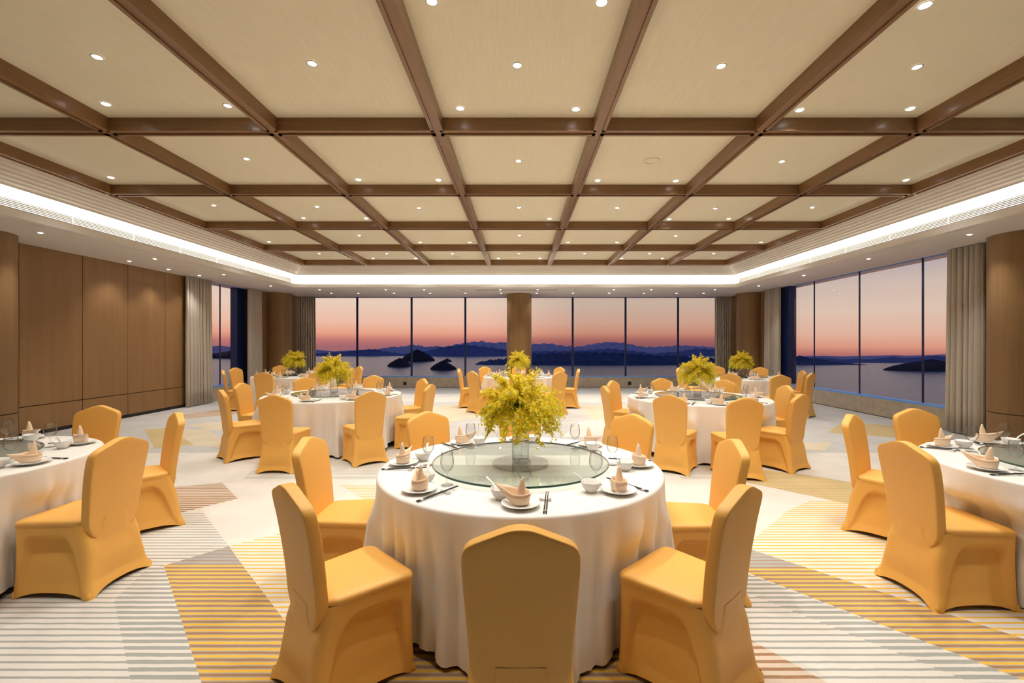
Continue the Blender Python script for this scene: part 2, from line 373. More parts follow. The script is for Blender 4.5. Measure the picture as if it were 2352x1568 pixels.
# beams: body with two lower flanges and a recessed middle; flanges stop at each crossing
FW = .034
def beam_y(i, x):
    q = MB(); q.box(x - BW, x + BW, YR, y1, ZB + .014, ZC)
    cuts = [YR] + [c for r in ROW for c in (r - BW + FW, r + BW - FW)] + [y1]
    for a, b in zip(cuts[::2], cuts[1::2]):
        if b - a < .05 and b != y1: continue
        for s in ((x - BW, x - BW + FW), (x + BW - FW, x + BW)): q.box(s[0], s[1], a, max(b, a + .002), ZB, ZB + .014)
    return struct(q.build('beam', ['wood_y']))
for i, x in enumerate(COL): beam_y(i, x)
for r in ROW:
    q = MB()
    for xa, xb in zip(COL[:-1], COL[1:]):
        q.box(xa + BW, xb - BW, r - BW, r + BW, ZB + .014, ZC)
        for s in ((r - BW, r - BW + FW), (r + BW - FW, r + BW)): q.box(xa + BW - FW, xb - BW + FW, s[0], s[1], ZB, ZB + .0141)
    struct(q.build('beam', ['wood_x']))

# long air grilles in both cove faces
def grille(side, X, face):
    g = empty('air_grille', (X, 6.0, 3.31))
    tag(g, 'long white linear air grille in the %s cove face below the light band' % side, 'air grille', 'long air grilles in the coves')
    f = MB(); a, b = (0, .012) if face > 0 else (-.012, 0)
    for z in (0, .147): f.box(a, b, -8.9, 7.3, z, z + .008)
    for y in [-8.9 + .54 * 2 * k for k in range(16)]: f.box(a, b, y, y + .012, 0, .155)
    f.build('frame', ['grille'], g)
    q = MB(); q.box(a * .1, b * .1 + .0005, -8.9, 7.3, .004, .15); q.build('void_panel', ['grille_dark'], g)
    for k in range(6):
        s = MB(); s.box(a * .8, b * .8, -8.9, 7.3, .018 + k * .0222, .029 + k * .0222); s.build('slat', ['grille'], g)
grille('left', FXL - .0995, 1); grille('right', FXR + .0995, -1)
q = MB(); q.box(-1.33, 1.2, 14.0, 14.05, ZS - .006, ZS - .0005)
tag(q.build('slot_vent', ['groove']), 'long thin dark slot diffuser in the back soffit above the middle column', 'air vent')
# wall plates on the back plinth
for px, sd in ((930, 'left'), (1446, 'right')):
    x, z = at_y(px, 880, YB); q = MB(); q.box(x - .06, x + .06, YB - .012, YB - .001, z - .06, z + .06)
    p = q.build('socket_plate', ['socket']); tag(p, 'small dark square socket plate on the back plinth, %s of the middle column' % sd, 'socket', 'socket plates on the back plinth')
    q = MB(); q.box(x - .045, x + .045, YB - .016, YB - .012, z - .045, z + .045); q.build('flap', ['black'], p)
# flush ceiling loudspeakers
for px, py, w in ((1496, 369, 'second row of coffers from the front'), (756, 590, 'farthest row of coffers, far left'), (1047, 590, 'farthest row of coffers, left of middle'), (1620, 591, 'farthest row of coffers, far right')):
    x, y = at_z(px, py, ZC); q = MB(); q.lathe([(.105, ZC - .001), (.105, ZC - .008), (.09, ZC - .008), (.088, ZC - .003), (.02, ZC - .003)], 32)
    q.disc(.02, ZC - .003, 32, up=False); o = q.build('ceiling_speaker', ['paper'], loc=(x, y, 0))
    tag(o, 'flush round ceiling speaker in the ' + w, 'speaker', 'flush ceiling speakers')
for px, sd in ((1062, 'left'), (1322, 'right')):
    x, y = at_z(px, 664, ZS); q = MB(); q.lathe([(.05, -.001), (.05, -.02), (.03, -.028)], 20); q.disc(.03, -.028, 20, up=False)
    tag(q.build('smoke_sensor', ['ribbed'], loc=(x, y, ZS)), 'small round sensor on the back soffit, %s of the slot diffuser' % sd, 'sensor', 'sensors on the back soffit')

# curtains
def curtain(label, p0, p1, amp=.05, waves=9):
    (xa, ya), (xb, yb) = p0, p1; L_ = sqrt((xb - xa) ** 2 + (yb - ya) ** 2); ux, uy = (xb - xa) / L_, (yb - ya) / L_
    n = waves * 10; rows = []; ph = random.random() * 6
    for iz in range(9):
        z = .02 + (ZS - .03) * iz / 8; row = []
        for j in range(n + 1):
            s = j / n; k = s * waves * 2 * pi
            a = amp * (sin(k + ph + .35 * sin(3.1 * s * pi + ph)) * (1.0 - .25 * iz / 8) + .25 * sin(2.3 * k + iz * .12))
            t = s * L_ * (1 + .06 * (1 - iz / 8)) + .015 * sin(2 * k + ph)
            row.append((xa + ux * t - uy * a, ya + uy * t + ux * a, z))
        rows.append(row)
    q = MB(); q.grid(rows)
    o = q.build('curtain', ['curtain']); sol = o.modifiers.new('thick', 'SOLIDIFY'); sol.thickness = .006
    tag(o, label, 'curtain', 'taupe curtains')
curtain('taupe curtain at the end of the left panel wall, nearer side of the left window', (-8.08, 11.06), (-8.08, 11.95), .045, 8)
curtain('taupe curtain on the far side of the left window beside the corner column', (-8.02, 13.5), (-8.02, 14.16), .04, 6)
curtain('taupe curtain at the left end of the wide back window', (-7.72, 15.98), (-7.16, 15.98), .045, 7)
curtain('taupe curtain at the right end of the wide back window', (6.88, 15.98), (7.4, 15.98), .045, 7)
curtain('taupe curtain on the far side of the right window beside the corner column', (7.6, 13.25), (7.6, 14.05), .04, 7)
curtain('taupe curtain at the near end of the right window beside the oak column', (7.6, 7.42), (7.6, 8.02), .05, 6)

# ------------------------------------------------------------------ downlights
def spot(parent, z, watts, size, blend, col=(1, .94, .85), rad=.035):
    l = bpy.data.lights.new('lamp', 'SPOT'); l.energy = watts; l.spot_size = radians(size); l.spot_blend = blend; l.color = col; l.shadow_soft_size = rad
    o = bpy.data.objects.new('lamp', l); C.objects.link(o); o.parent = parent; o.location = (0, 0, z); return o
def downlight(x, y, z, label, warm=True, watts=90, group='ceiling downlights', size=100, blend=.9):
    q = MB(); R = .047 if warm else .044; r = .03 if warm else .037
    q.lathe([(R, -.001), (R, -.006), (r, -.006), (r, -.0035)], 24)
    o = q.build('recessed_downlight', ['trimring'], loc=(x, y, z)); tag(o, label, 'downlight', group)
    q = MB(); q.lathe([(r, -.0035), (r * .9, -.0075), (r * .66, -.0115), (r * .34, -.014), (.001, -.015)], 20); q.build('lens', ['warm_lens' if warm else 'cool_lens'], o)
    if watts: spot(o, -.024, watts, size if warm else 120, blend if warm else .8)
ORD = ['first', 'second', 'third', 'fourth', 'fifth', 'sixth', 'seventh', 'eighth']
rows_c = [('nearest full row of coffers', [(223, 130), (717, 145), (1188, 149), (1656, 151), (2106, 153)]),
          ('second row of coffers', [(566, 364), (1191, 369), (1796, 370)]),
          ('third row of coffers', [(491, 471), (728, 474), (962, 477), (1192, 476), (1418, 477), (1643, 478), (1865, 476)]),
          ('fourth row of coffers', [(825, 540), (1193, 540), (1552, 541)]),
          ('farthest row of coffers', [(733, 582), (888, 582), (1039, 582), (1192, 582), (1343, 582), (1492, 582), (1639, 582)])]
rows_b = [('nearest full row of coffers', [(523, 242), ]), ('third row of coffers', [(697, 500), (1674, 502)]), ('farthest row of coffers', [(857, 593), (1521, 593)])]
rows_f = [('nearest full row of coffers', [(243, 238), (1057, 248), (1323, 250), (1837, 252), (2091, 249)]),
          ('second row of coffers', [(255, 407), (823, 412), (1007, 413), (1373, 414), (1552, 415), (2081, 413)]),
          ('third row of coffers', [(841, 501), (1262, 502), (1537, 503)]),
          ('fourth row of coffers', [(618, 555), (965, 556), (1079, 556), (1305, 556), (1417, 556), (1748, 556)]),
          ('farthest row of coffers', [(955, 593), (1145, 593), (1240, 593), (1428, 593)])]
PW = .92
RW = {'nearest full row of coffers': .76, 'second row of coffers': .66, 'third row of coffers': .78, 'fourth row of coffers': .95, 'farthest row of coffers': .9}
for nm, ps in rows_c:
    for k, (px, py) in enumerate(ps):
        x, y = at_z(px, py, ZC); downlight(x, y, ZC, 'bright downlight centred in its coffer, %s from left, %s' % (ORD[k], nm), True, 100 * RW[nm] * PW)
for nm, ps in rows_b:
    for k, (px, py) in enumerate(ps):
        x, y = at_z(px, py, ZC); downlight(x, y, ZC, 'glaring downlight close to a beam on the %s side, %s' % ('left' if px < 1190 else 'right', nm), True, 90 * RW[nm] * PW)
for nm, ps in rows_f:
    for k, (px, py) in enumerate(ps):
        x, y = at_z(px, py, ZC); downlight(x, y, ZC, 'plain white downlight by the far beam, %s from left, %s' % (ORD[k], nm), False, 72 * RW[nm] * PW)
for px, py, w in ((992, 2, 'left'), (1382, 4, 'middle'), (2125, 11, 'right')):
    x, y = at_z(px, py, ZC); downlight(x, y, ZC, 'downlight at the very top edge of the view, %s one of three' % w, px < 1000, 90 * PW)
for k, x in enumerate([-3.46, -1.71, .01, 1.71, 3.4]):  # unseen row above the frame, added to brighten the front of the room
    downlight(x, 1.83, ZC, 'added unseen downlight in the coffers over the camera, %s from left' % ORD[k], True, 80 * PW)
G2 = 'soffit downlights'
for k, (px, py) in enumerate([(93, 534), (297, 599), (356, 594), (387, 618), (458, 632), (514, 630), (622, 656)]):
    x, y = at_z(px, py, ZS); downlight(x, y, ZS, 'downlight in the left soffit, %s from the near end' % ORD[k], True, 42 * PW, G2, 100)
for k, (px, py) in enumerate([(2227, 538), (1995, 594), (1846, 632), (1743, 656)]):
    x, y = at_z(px, py, ZS); downlight(x, y, ZS, 'downlight in the right soffit, %s from the near end' % ORD[k], True, 42 * PW, G2, 100)
NUM = ORD + ['ninth', 'tenth']
for k, px in enumerate([734, 886, 974, 1149, 1235, 1410, 1496, 1642]):
    x, y = at_z(px, 664.7, ZS); downlight(x, y, ZS, 'downlight in the front line of the back soffit, %s from left' % NUM[k], True, 20 * PW, G2, 100)
for k, px in enumerate([761, 823, 905, 988, 1069, 1151, 1233, 1316, 1399, 1479, 1554, 1616]):
    x, y = at_z(px, 672.7, ZS); downlight(x, y, ZS, 'downlight in the window-side line of the back soffit, %s from left' % (NUM + ['eleventh', 'twelfth'])[k], True, 14 * PW, G2, 100)

# cove led strips lying on the back edge of the ribbed slope, shining on the cove face
def cove(loc, length, d, w, label):
    l = bpy.data.lights.new('cove_lamp', 'AREA'); l.shape = 'RECTANGLE'; l.size = length; l.size_y = .025; l.energy = w; l.color = (1, .95, .86)
    q = MB(); q.box(-length / 2, length / 2, -.014, .014, .004, .012)
    o = q.build('cove_light_strip', ['trimring'], loc=loc); o.rotation_euler = Vector(d).to_track_quat('-Z', 'Y').to_euler(); tag(o, label, 'light strip', 'led strips in the cove')
    a = bpy.data.objects.new('cove_lamp', l); C.objects.link(a); a.parent = o
zc = ZB - .14
cove((x0 - .27, (FY + YR) / 2, zc), FY - YR - .3, (-1, 0, -.15), 70, 'led strip hidden behind the ribbed slope of the left cove')
cove((x1 + .26, (FY + YR) / 2, zc), FY - YR - .3, (1, 0, -.15), 70, 'led strip hidden behind the ribbed slope of the right cove')
cove(((FXL + FXR) / 2, y1 + .27, zc), FXR - FXL - .3, (0, 1, -.15), 80, 'led strip hidden behind the ribbed slope of the back cove')

zt = ZS + .075
cove((FXL - .065, (FY + YR) / 2, zt), FY - YR - .3, (.30, 0, 1), 22, 'led strip lying in the trough behind the left cove lip')
cove((FXR + .065, (FY + YR) / 2, zt), FY - YR - .3, (-.30, 0, 1), 22, 'led strip lying in the trough behind the right cove lip')
cove(((FXL + FXR) / 2, FY + .065, zt), FXR - FXL - .1, (0, -.30, 1), 30, 'led strip lying in the trough behind the back cove lip')

# ------------------------------------------------------------------ chair (stretch cover over a banquet chair), facing +y
def lerp_tab(tab, v):
    for (a, p), (b, r) in zip(tab[:-1], tab[1:]):
        if v <= b: return p + (r - p) * (v - a) / (b - a) if v > a else p
    return tab[-1][1]
def smooth(t): t = max(0., min(1., t)); return t * t * (3 - 2 * t)
def perimeter(yf, yb, wf, wb, rc=.035):
    out = []                                                  # (x, y, side, s) anticlockwise from the back left
    hd = (yf - yb) / 2; ym = (yf + yb) / 2
    def w(y): return wb + (wf - wb) * (y - yb) / (yf - yb)
    for j in range(15): s = -1 + 2 * j / 14; out.append((s * (wb - rc), yb, 'b', s))
    for j in range(1, 6): a = -pi / 2 + pi / 2 * j / 6; out.append((wb - rc + rc * cos(a), yb + rc + rc * sin(a), 'k', 1))
    for j in range(41): s = -1 + 2 * j / 40; y = ym + s * (hd - rc); out.append((w(y), y, 'r', s))
    for j in range(1, 6): a = pi / 2 * j / 6; out.append((wf - rc + rc * cos(a), yf - rc + rc * sin(a), 'k', 1))
    for j in range(15): s = 1 - 2 * j / 14; out.append((s * (wf - rc), yf, 'f', -s))
    for j in range(1, 6): a = pi / 2 + pi / 2 * j / 6; out.append((-(wf - rc) + rc * cos(a), yf - rc + rc * sin(a), 'k', 1))
    for j in range(41): s = 1 - 2 * j / 40; y = ym + s * (hd - rc); out.append((-w(y), y, 'l', s))
    for j in range(1, 6): a = pi + pi / 2 * j / 6; out.append((-(wb - rc) + rc * cos(a), yb + rc + rc * sin(a), 'k', 1))
    return out
def make_chair():
    r = empty('banquet_chair')
    ZSK = .437
    YF = [(0, .222), (.3, .216), (.44, .214)]; YBk = [(0, -.292), (.08, -.262), (.2, -.246), (.28, -.236), (.33, -.221), (.38, -.204), (.44, -.196)]
    WF = [(0, .226), (.1, .216), (.3, .212), (.44, .218)]; WB = [(0, .236), (.08, .216), (.2, .198), (.34, .186), (.44, .184)]
    rows = []; nz = 34
    for iz in range(nz + 1):
        z = ZSK * (1 - iz / nz)
        row = []
        for (x, y, sd, s) in perimeter(lerp_tab(YF, z), lerp_tab(YBk, z), lerp_tab(WF, z), lerp_tab(WB, z)):
            dx = dy = 0
            if sd in 'rl':                                    # arch where the cloth spans between the covered legs
                top = .372 - z
                dr = (s + (.95 - .42 * (z / .38) ** 1.6)); df = ((.96 - .14 * (z / .38) ** 1.4) - s)
                k = smooth(dr / .10) * smooth(df / .09) * smooth(top / .022 - 1.6 * max(0, 1 - dr / .3) ** 2 - 1.6 * max(0, 1 - df / .3) ** 2)
                dx = -(.010 + .036 * z / .37) * k * (1 if sd == 'r' else -1)
                dx += -.012 * (1 - s * s) * smooth((.2 - z) / .2) * (1 if sd == 'r' else -1)
            elif sd == 'f':
                k = smooth((.94 - abs(s)) / .1) * smooth((.37 - z) / .04); dy = -.022 * k
            elif sd == 'b':                                   # the cloth runs flush down the back, with a notch at either side
                dy = .03 * (1 - s * s) * smooth((.22 - z) / .22)
                flush = lerp_tab([(.3, -.196), (.47, -.205)], z) - .0312 - y
                dy += flush * smooth((.86 - abs(s) - .5 * max(0, z - .33)) / .22) * smooth((z - .18) / .16)
            lift = 0 if sd == 'k' else .032 * (1 - abs(s) ** 3)
            zz = z + lift * smooth((.1 - z) / .1)
            row.append((x + dx, y + dy, zz + .001))
        rows.append(row)
    q = MB(); q.grid(rows, 0, True, True, flip=True); q.build('skirt', ['gold_cloth'], r)
    # seat pad with a rolled edge
    per = perimeter(.222, -.19, .224, .19, .05); q = MB(); rows = []
    for k, z in ((.985, .432), (1.0, .441), (1.0, .450), (.985, .459), (.93, .466), (.8, .471), (.55, .475), (.25, .477), (.004, .477)):
        rows.append([(x * k, .02 + (y - .02) * k, z) for x, y, *_ in per])
    q.grid(rows, 0, True, True); q.build('seat', ['gold_cloth'], r)
    # backrest: waisted slab with a peaked top
    HW = [(.30, .085), (.34, .135), (.38, .166), (.42, .177), (.47, .179), (.55, .184), (.7, .195), (.80, .200), (.84, .1985)]
    side = [(lerp_tab(HW, z), z) for z in (.30, .33, .36, .4, .44, .48, .53, .58, .63, .68, .73, .78, .81, .84)]
    top = [(.195, .855), (.188, .868), (.176, .880), (.16, .889), (.135, .8995), (.105, .911), (.075, .923), (.045, .9345), (.022, .9395)]
    half = side + top; outl = half + [(0, .941)] + [(-x, z) for x, z in half[::-1]]
    def yc(z): return lerp_tab([(.3, -.196), (.47, -.205), (.6, -.219), (.75, -.241), (.95, -.282)], z)
    rows = []
    for k, off in ((.0, -.030), (.35, -.0295), (.7, -.0275), (.93, -.0265), (.985, -.0255), (1.0, -.021), (1.0, .0), (1.0, .021), (.985, .0265), (.93, .028), (.7, .031), (.35, .034), (0, .0345)):
        rows.append([(x * k, yc(z) + (off * smooth((z - .30) / .14) if off > 0 else off + (.032 * (1 - smooth((z - .25) / .09))) * (1 - abs(k) * .8)), z - (1 - k) * (z - .80) * .12 * (z > .80)) for x, z in outl])
    q = MB(); q.grid(rows, 0, True, False, flip=True); q.build('backrest', ['gold_cloth'], r)
    # reinforced toe pockets
    for sx in (-1, 1):
        for yy in (-.268, .205):
            q = MB(); wx = .219 if yy < 0 else .212
            q.lathe([(.016, .0), (.019, .008), (.017, .025), (.008, .04)], 10, sx * (wx - .002), yy + (.004 if yy < 0 else 0)); q.build('toe_pocket', ['gold_cloth'], r)
    return r
chair = Proto(make_chair())

# ------------------------------------------------------------------ tables and what stands on them
ZT = .76
TABLES = {   # name: centre, radius, turntable radius, chairs (peak pixel of the backrest or explicit angle)
 'front centre table': ((.03, 2.98), .90, .57, [(-90, 1.47), (-135, 1.43), (-47, 1.41), (180, 1.40), (-3, 1.38), (127, 1.40), (45, 1.40), (90, 1.40)]),
 'front left table': ((-3.95, 3.02), .90, .57, [(97, 1.5), (48, 1.40), (-2, 1.39), (142, 1.4)]),
 'front right table': ((3.72, 2.87), .90, .57, [(128, 1.36), (89, 1.43), (181, 1.30)]),
 'middle left table': ((-2.88, 7.12), 1.02, .61, [(225, 1.52), (-91, 1.69), (-52, 1.63), (-10, 1.60), (36, 1.50), (88, 1.75), (130, 1.64), (180, 1.46)]),
 'middle right table': ((2.66, 6.75), 1.0, .61, [(185, 1.42), (143, 1.38), (95, 1.35), (50, 1.32), (-123, 1.56), (-93, 1.62), (-57, 1.46), (-2, 1.30)]),
 'far left table': ((-5.6, 11.35), .95, .57, [(-86, 1.58), (-46, 1.6), (0, 1.45), (44, 1.7), (90, 1.5), (127, 2.0), (168, 1.75), (213, 1.5)]),
 'far centre table': ((0, 11.2), .87, .55, [(180, 1.48), (-137, 1.45), (131, 1.42), (90, 1.5), (36, 1.34), (-54, 1.56), (-3, 1.47), (-90, 1.45)]),
 'far right table': ((5.25, 10.75), .95, .57, [(83, 1.85), (48, 1.65), (-123, 1.62), (-93, 1.82), (-13, 1.32), (-52, 1.5), (180, 1.4), (138, 1.5)]),
}
SECT = ['right', 'far-right', 'far', 'far-left', 'left', 'near-left', 'near', 'near-right']
def sector(a): return SECT[int(round(((a % 360)) / 45.0)) % 8]

# tableware prototypes, seat frame: +y towards the table centre, origin at the plate centre
def p_plate():
    q = MB(); q.lathe([(.002, .004), (.045, .004), (.048, .0), (.055, .0), (.058, .006), (.080, .0125), (.094, .018), (.096, .0195), (.094, .021), (.080, .0165), (.060, .010), (.002, .0085)], 40)
    return Proto(q.build('dinner_plate', ['china']))
def p_bowl():
    q = MB(); q.lathe([(.002, .003), (.024, .003), (.0245, .0), (.028, .0), (.028, .006), (.040, .018), (.049, .036), (.0545, .055), (.0535, .0565), (.0515, .055), (.046, .037), (.037, .020), (.022, .010), (.002, .009)], 36)
    return Proto(q.build('soup_bowl', ['china']))
def p_spoon():
    q = MB(); rows = []
    pts = [(-.004, 0, .014, .014), (.008, 0, .012, .018), (.022, 0, .014, .017), (.033, 0, .030, .010), (.040, 0, .048, .0065), (.049, 0, .066, .006), (.072, 0, .082, .0065), (.088, 0, .092, .0075), (.094, 0, .095, .005)]
    for x, y, z, w in pts: rows.append([(x, y - w, z + .006 * (w > .01)), (x, y - w * .5, z + .001), (x, y, z), (x, y + w * .5, z + .001), (x, y + w, z + .006 * (w > .01))])
    q.grid(rows); o = q.build('soup_spoon', ['china']); s = o.modifiers.new('thick', 'SOLIDIFY'); s.thickness = .0025; s.offset = 1
    return Proto(o)
def p_wine():
    q = MB(); q.lathe([(.002, .003), (.034, .001), (.035, .002), (.02, .004), (.006, .009), (.0042, .02), (.004, .05), (.0048, .068), (.010, .074), (.024, .086), (.034, .103), (.0385, .122), (.037, .145), (.0325, .172), (.030, .185), (.0292, .185), (.0312, .172), (.0358, .145), (.0373, .122), (.033, .104), (.023, .088), (.004, .078)], 36)
    return Proto(q.build('wine_glass', ['wine']))
def p_napkin():
    r = empty('folded_napkin')
    def boat(name, L0, W0, z0, z1, flare, bow, dz):
        q = MB(); rows = []; n = 40
        for lv in range(6):
            t = lv / 5; row = []
            for j in range(n):
                a = 2 * pi * j / n; c_, s_ = cos(a), sin(a)
                nose = max(0., -c_) ** 4
                x = c_ * L0 * 1.15 * (1 + flare * t) - nose * bow * 1.3 * (.2 + t); y = s_ * W0 * 1.1 * (1 + flare * .8 * t) * (1 - .75 * nose)
                row.append((x, y, z0 + (z1 - z0) * t + nose * dz * t * t + .006 * s_ * t))
            rows.append(row)
        q.grid(rows, 0, True, True); q.disc(L0 * .8, z0 + .001, 20)
        o = q.build(name, ['napkin'], r); sol = o.modifiers.new('thick', 'SOLIDIFY'); sol.thickness = .004; sol.offset = -1
    boat('outer_fold', .040, .036, .001, .040, .22, .035, .006)
    boat('inner_fold', .036, .032, .006, .056, .30, .055, .022)
    q = MB(); rows = []                                       # rolled peak
    for lv in range(9):
        t = lv / 8; rr = .030 * (1 - t) ** .8 + .0055; row = []
        for j in range(25):
            a = 2 * pi * j / 24 * 1.12; k = rr * (1 - .12 * j / 24)
            row.append((.006 + .010 * t + k * cos(a + 1.0), k * sin(a + 1.0) * .85, .010 + .112 * t + .012 * t * (j / 24)))
        rows.append(row)
    q.grid(rows); o = q.build('rolled_peak', ['napkin'], r); sol = o.modifiers.new('thick', 'SOLIDIFY'); sol.thickness = .002
    return Proto(r)
def p_chopstick():
    r = empty('chopstick')
    q = MB(); q.tube([(0, -.085, .0046), (0, .155, .0128)], [.0036, .0022], 8); q.build('shaft', ['black'], r)
    q = MB(); q.tube([(0, -.105, .0040), (0, -.085, .0046)], [.0040, .0038], 8); q.build('silver_band', ['steel'], r)
    q = MB(); q.tube([(0, -.125, .0036), (0, -.105, .0040)], [.0038, .0038], 8); q.build('end_cap', ['black'], r)
    return Proto(r)
def p_rest():
    q = MB(); rows = []
    for x, w, h in ((-.030, .013, .016), (-.018, .010, .0135), (-.006, .008, .0088), (0, .0075, .0080), (.006, .008, .0088), (.018, .010, .0135), (.030, .013, .016)):
        rows.append([(x, -w, 0), (x, -w * .8, h * .95), (x, w * .8, h * .95), (x, w, 0)])
    q.grid(rows, 0, False); q.add(rows[0], [(3, 2, 1, 0)]); q.add(rows[-1], [(0, 1, 2, 3)])
    return Proto(q.build('chopstick_rest', ['china']))
PL, BO, SPN, WG, NAP, CH, RE = p_plate(), p_bowl(), p_spoon(), p_wine(), p_napkin(), p_chopstick(), p_rest()

def make_vase():
    r = empty('cylinder_vase'); R = .056; h = .285
    q = MB(); q.lathe([(R, .016), (R, h), (R - .004, h), (R - .004, .02)], 40); q.build('glass_wall', ['vase'], r)
    q = MB(); q.lathe([(.002, .001), (R - .002, .001), (R, .004), (R, .016)], 40); q.disc(R - .004, .019, 40); q.build('glass_foot', ['vase_base'], r)
    return Proto(r)
VASE = make_vase()
def make_bouquet():
    rnd = random.Random(11); r = empty('flower_bouquet')
    st = MB(); fl_ = MB(); lf = MB()
    def floret(p, d, s):
        d = d.normalized(); u = d.cross(Vector((rnd.uniform(-1, 1), rnd.uniform(-1, 1), rnd.uniform(-.3, 1)))).normalized(); w = d.cross(u)
        lipm = 0 if rnd.random() < .72 else 2
        dn = (w * .8 - Vector((0, 0, .8))).normalized(); sx = d.cross(dn).normalized()
        a = p + dn * s * .15; b = p + dn * s * 1.05
        fl_.add([a - sx * s * .18, a + sx * s * .18, b + sx * s * .62 + d * s * .12, b + dn * s * .12 + d * s * .2, b - sx * s * .62 + d * s * .12], [(0, 1, 2, 3, 4)], lipm)
        for k in range(4):
            an = 1.0 + k * 1.42 + rnd.uniform(-.3, .3)
            e = (-dn * sin(an) + sx * cos(an)) if k else -dn
            t = e.cross(d).normalized() * s * .17
            m_ = p + e * s * .36 + d * s * .1; q_ = p + e * s * .72 + d * s * .02
            fl_.add([p, m_ + t, q_, m_ - t], [(0, 1, 2, 3)], 1 if rnd.random() < .6 else 0)
        c_ = p + d * s * .14
        fl_.add([c_ - sx * s * .11, c_ + dn * s * .13, c_ + sx * s * .11, c_ - dn * s * .1], [(0, 1, 2, 3)], 3)
    def spray(dirv, length, droop, dens, tail=0):
        p = Vector((rnd.uniform(-.02, .02), rnd.uniform(-.02, .02), 0)); d = dirv.normalized(); pts = [p.copy()]; n = 14; step = length / n
        for i in range(n):
            d = (d + Vector((rnd.uniform(-.12, .12), rnd.uniform(-.12, .12), -droop * (i / n) * 1.0 + rnd.uniform(-.06, .06)))).normalized()
            p = p + d * step; pts.append(p.copy())
        st.tube([tuple(x) for x in pts], [.0012 * (1 - .55 * i / n) for i in range(n + 1)], 4)
        for i in range(6, n + 1):
            k = dens * (.7 + .6 * i / n) if i < n - tail else dens * .2
            while k > 0:
                if rnd.random() < k:
                    o = Vector((rnd.gauss(0, 1), rnd.gauss(0, 1), rnd.gauss(0, 1))).normalized() * rnd.uniform(.006, .032)
                    q_ = pts[i] + o - (pts[i] - pts[i - 1]) * rnd.random()
                    if q_.z < .012 and sqrt(q_.x ** 2 + q_.y ** 2) < .092: k -= 1; continue
                    floret(q_, o * 1.2 + Vector((q_.x * .5, q_.y * .5, .17)), rnd.uniform(.0105, .0165))
                    if rnd.random() < .5: st.tube([tuple(pts[i]), tuple(q_)], .0008, 3, cap=False)
                k -= 1
    for i in range(120):
        a = rnd.uniform(0, 2 * pi); el = rnd.uniform(.05, 1.45)
        spray(Vector((cos(a) * cos(el), sin(a) * cos(el), sin(el))), rnd.uniform(.24, .36), .06 + .32 * cos(el), 7.6)
    for i in range(16):
        a = rnd.uniform(0, 2 * pi); el = rnd.uniform(.15, .5)
        spray(Vector((cos(a) * cos(el), sin(a) * cos(el), sin(el))), rnd.uniform(.38, .46), .52, 2.2, 4)
    for i in range(15):
        a = rnd.uniform(0, 2 * pi); d = Vector((cos(a), sin(a), rnd.uniform(.25, .9))).normalized(); s_ = d.cross(Vector((0, 0, 1))).normalized() * .012
        l_ = rnd.uniform(.07, .13); p = Vector((0, 0, .012))
        lf.add([p, p + d * l_ * .5 + s_, p + d * l_ - Vector((0, 0, .02)), p + d * l_ * .5 - s_], [(0, 1, 2, 3)], 0, False)
    st.build('stems', ['stem'], r); lf.build('leaves', ['leaf'], r)
    b = fl_.build('blossoms', ['petal', 'petal2', 'petal3', 'spot'], r); b['kind'] = 'stuff'
    return Proto(r)
BOUQ = make_bouquet()
def make_susan(R):
    r = empty('lazy_susan'); zg = .020; th = .012
    q = MB(); n = 96
    q.disc(R - .003, zg + th, n); q.disc(R - .003, zg, n, up=False); q.build('glass_disc', ['susan'], r)
    q = MB(); q.lathe([(R - .003, zg), (R, zg + .003), (R, zg + th - .003), (R - .003, zg + th)], n); q.build('glass_edge', ['susan_edge'], r)
    q = MB(); q.lathe([(.184, .001), (.184, .016), (.18, .019)], 64); q.disc(.18, .019, 64); q.build('swivel_base', ['susan_base'], r)
    return r
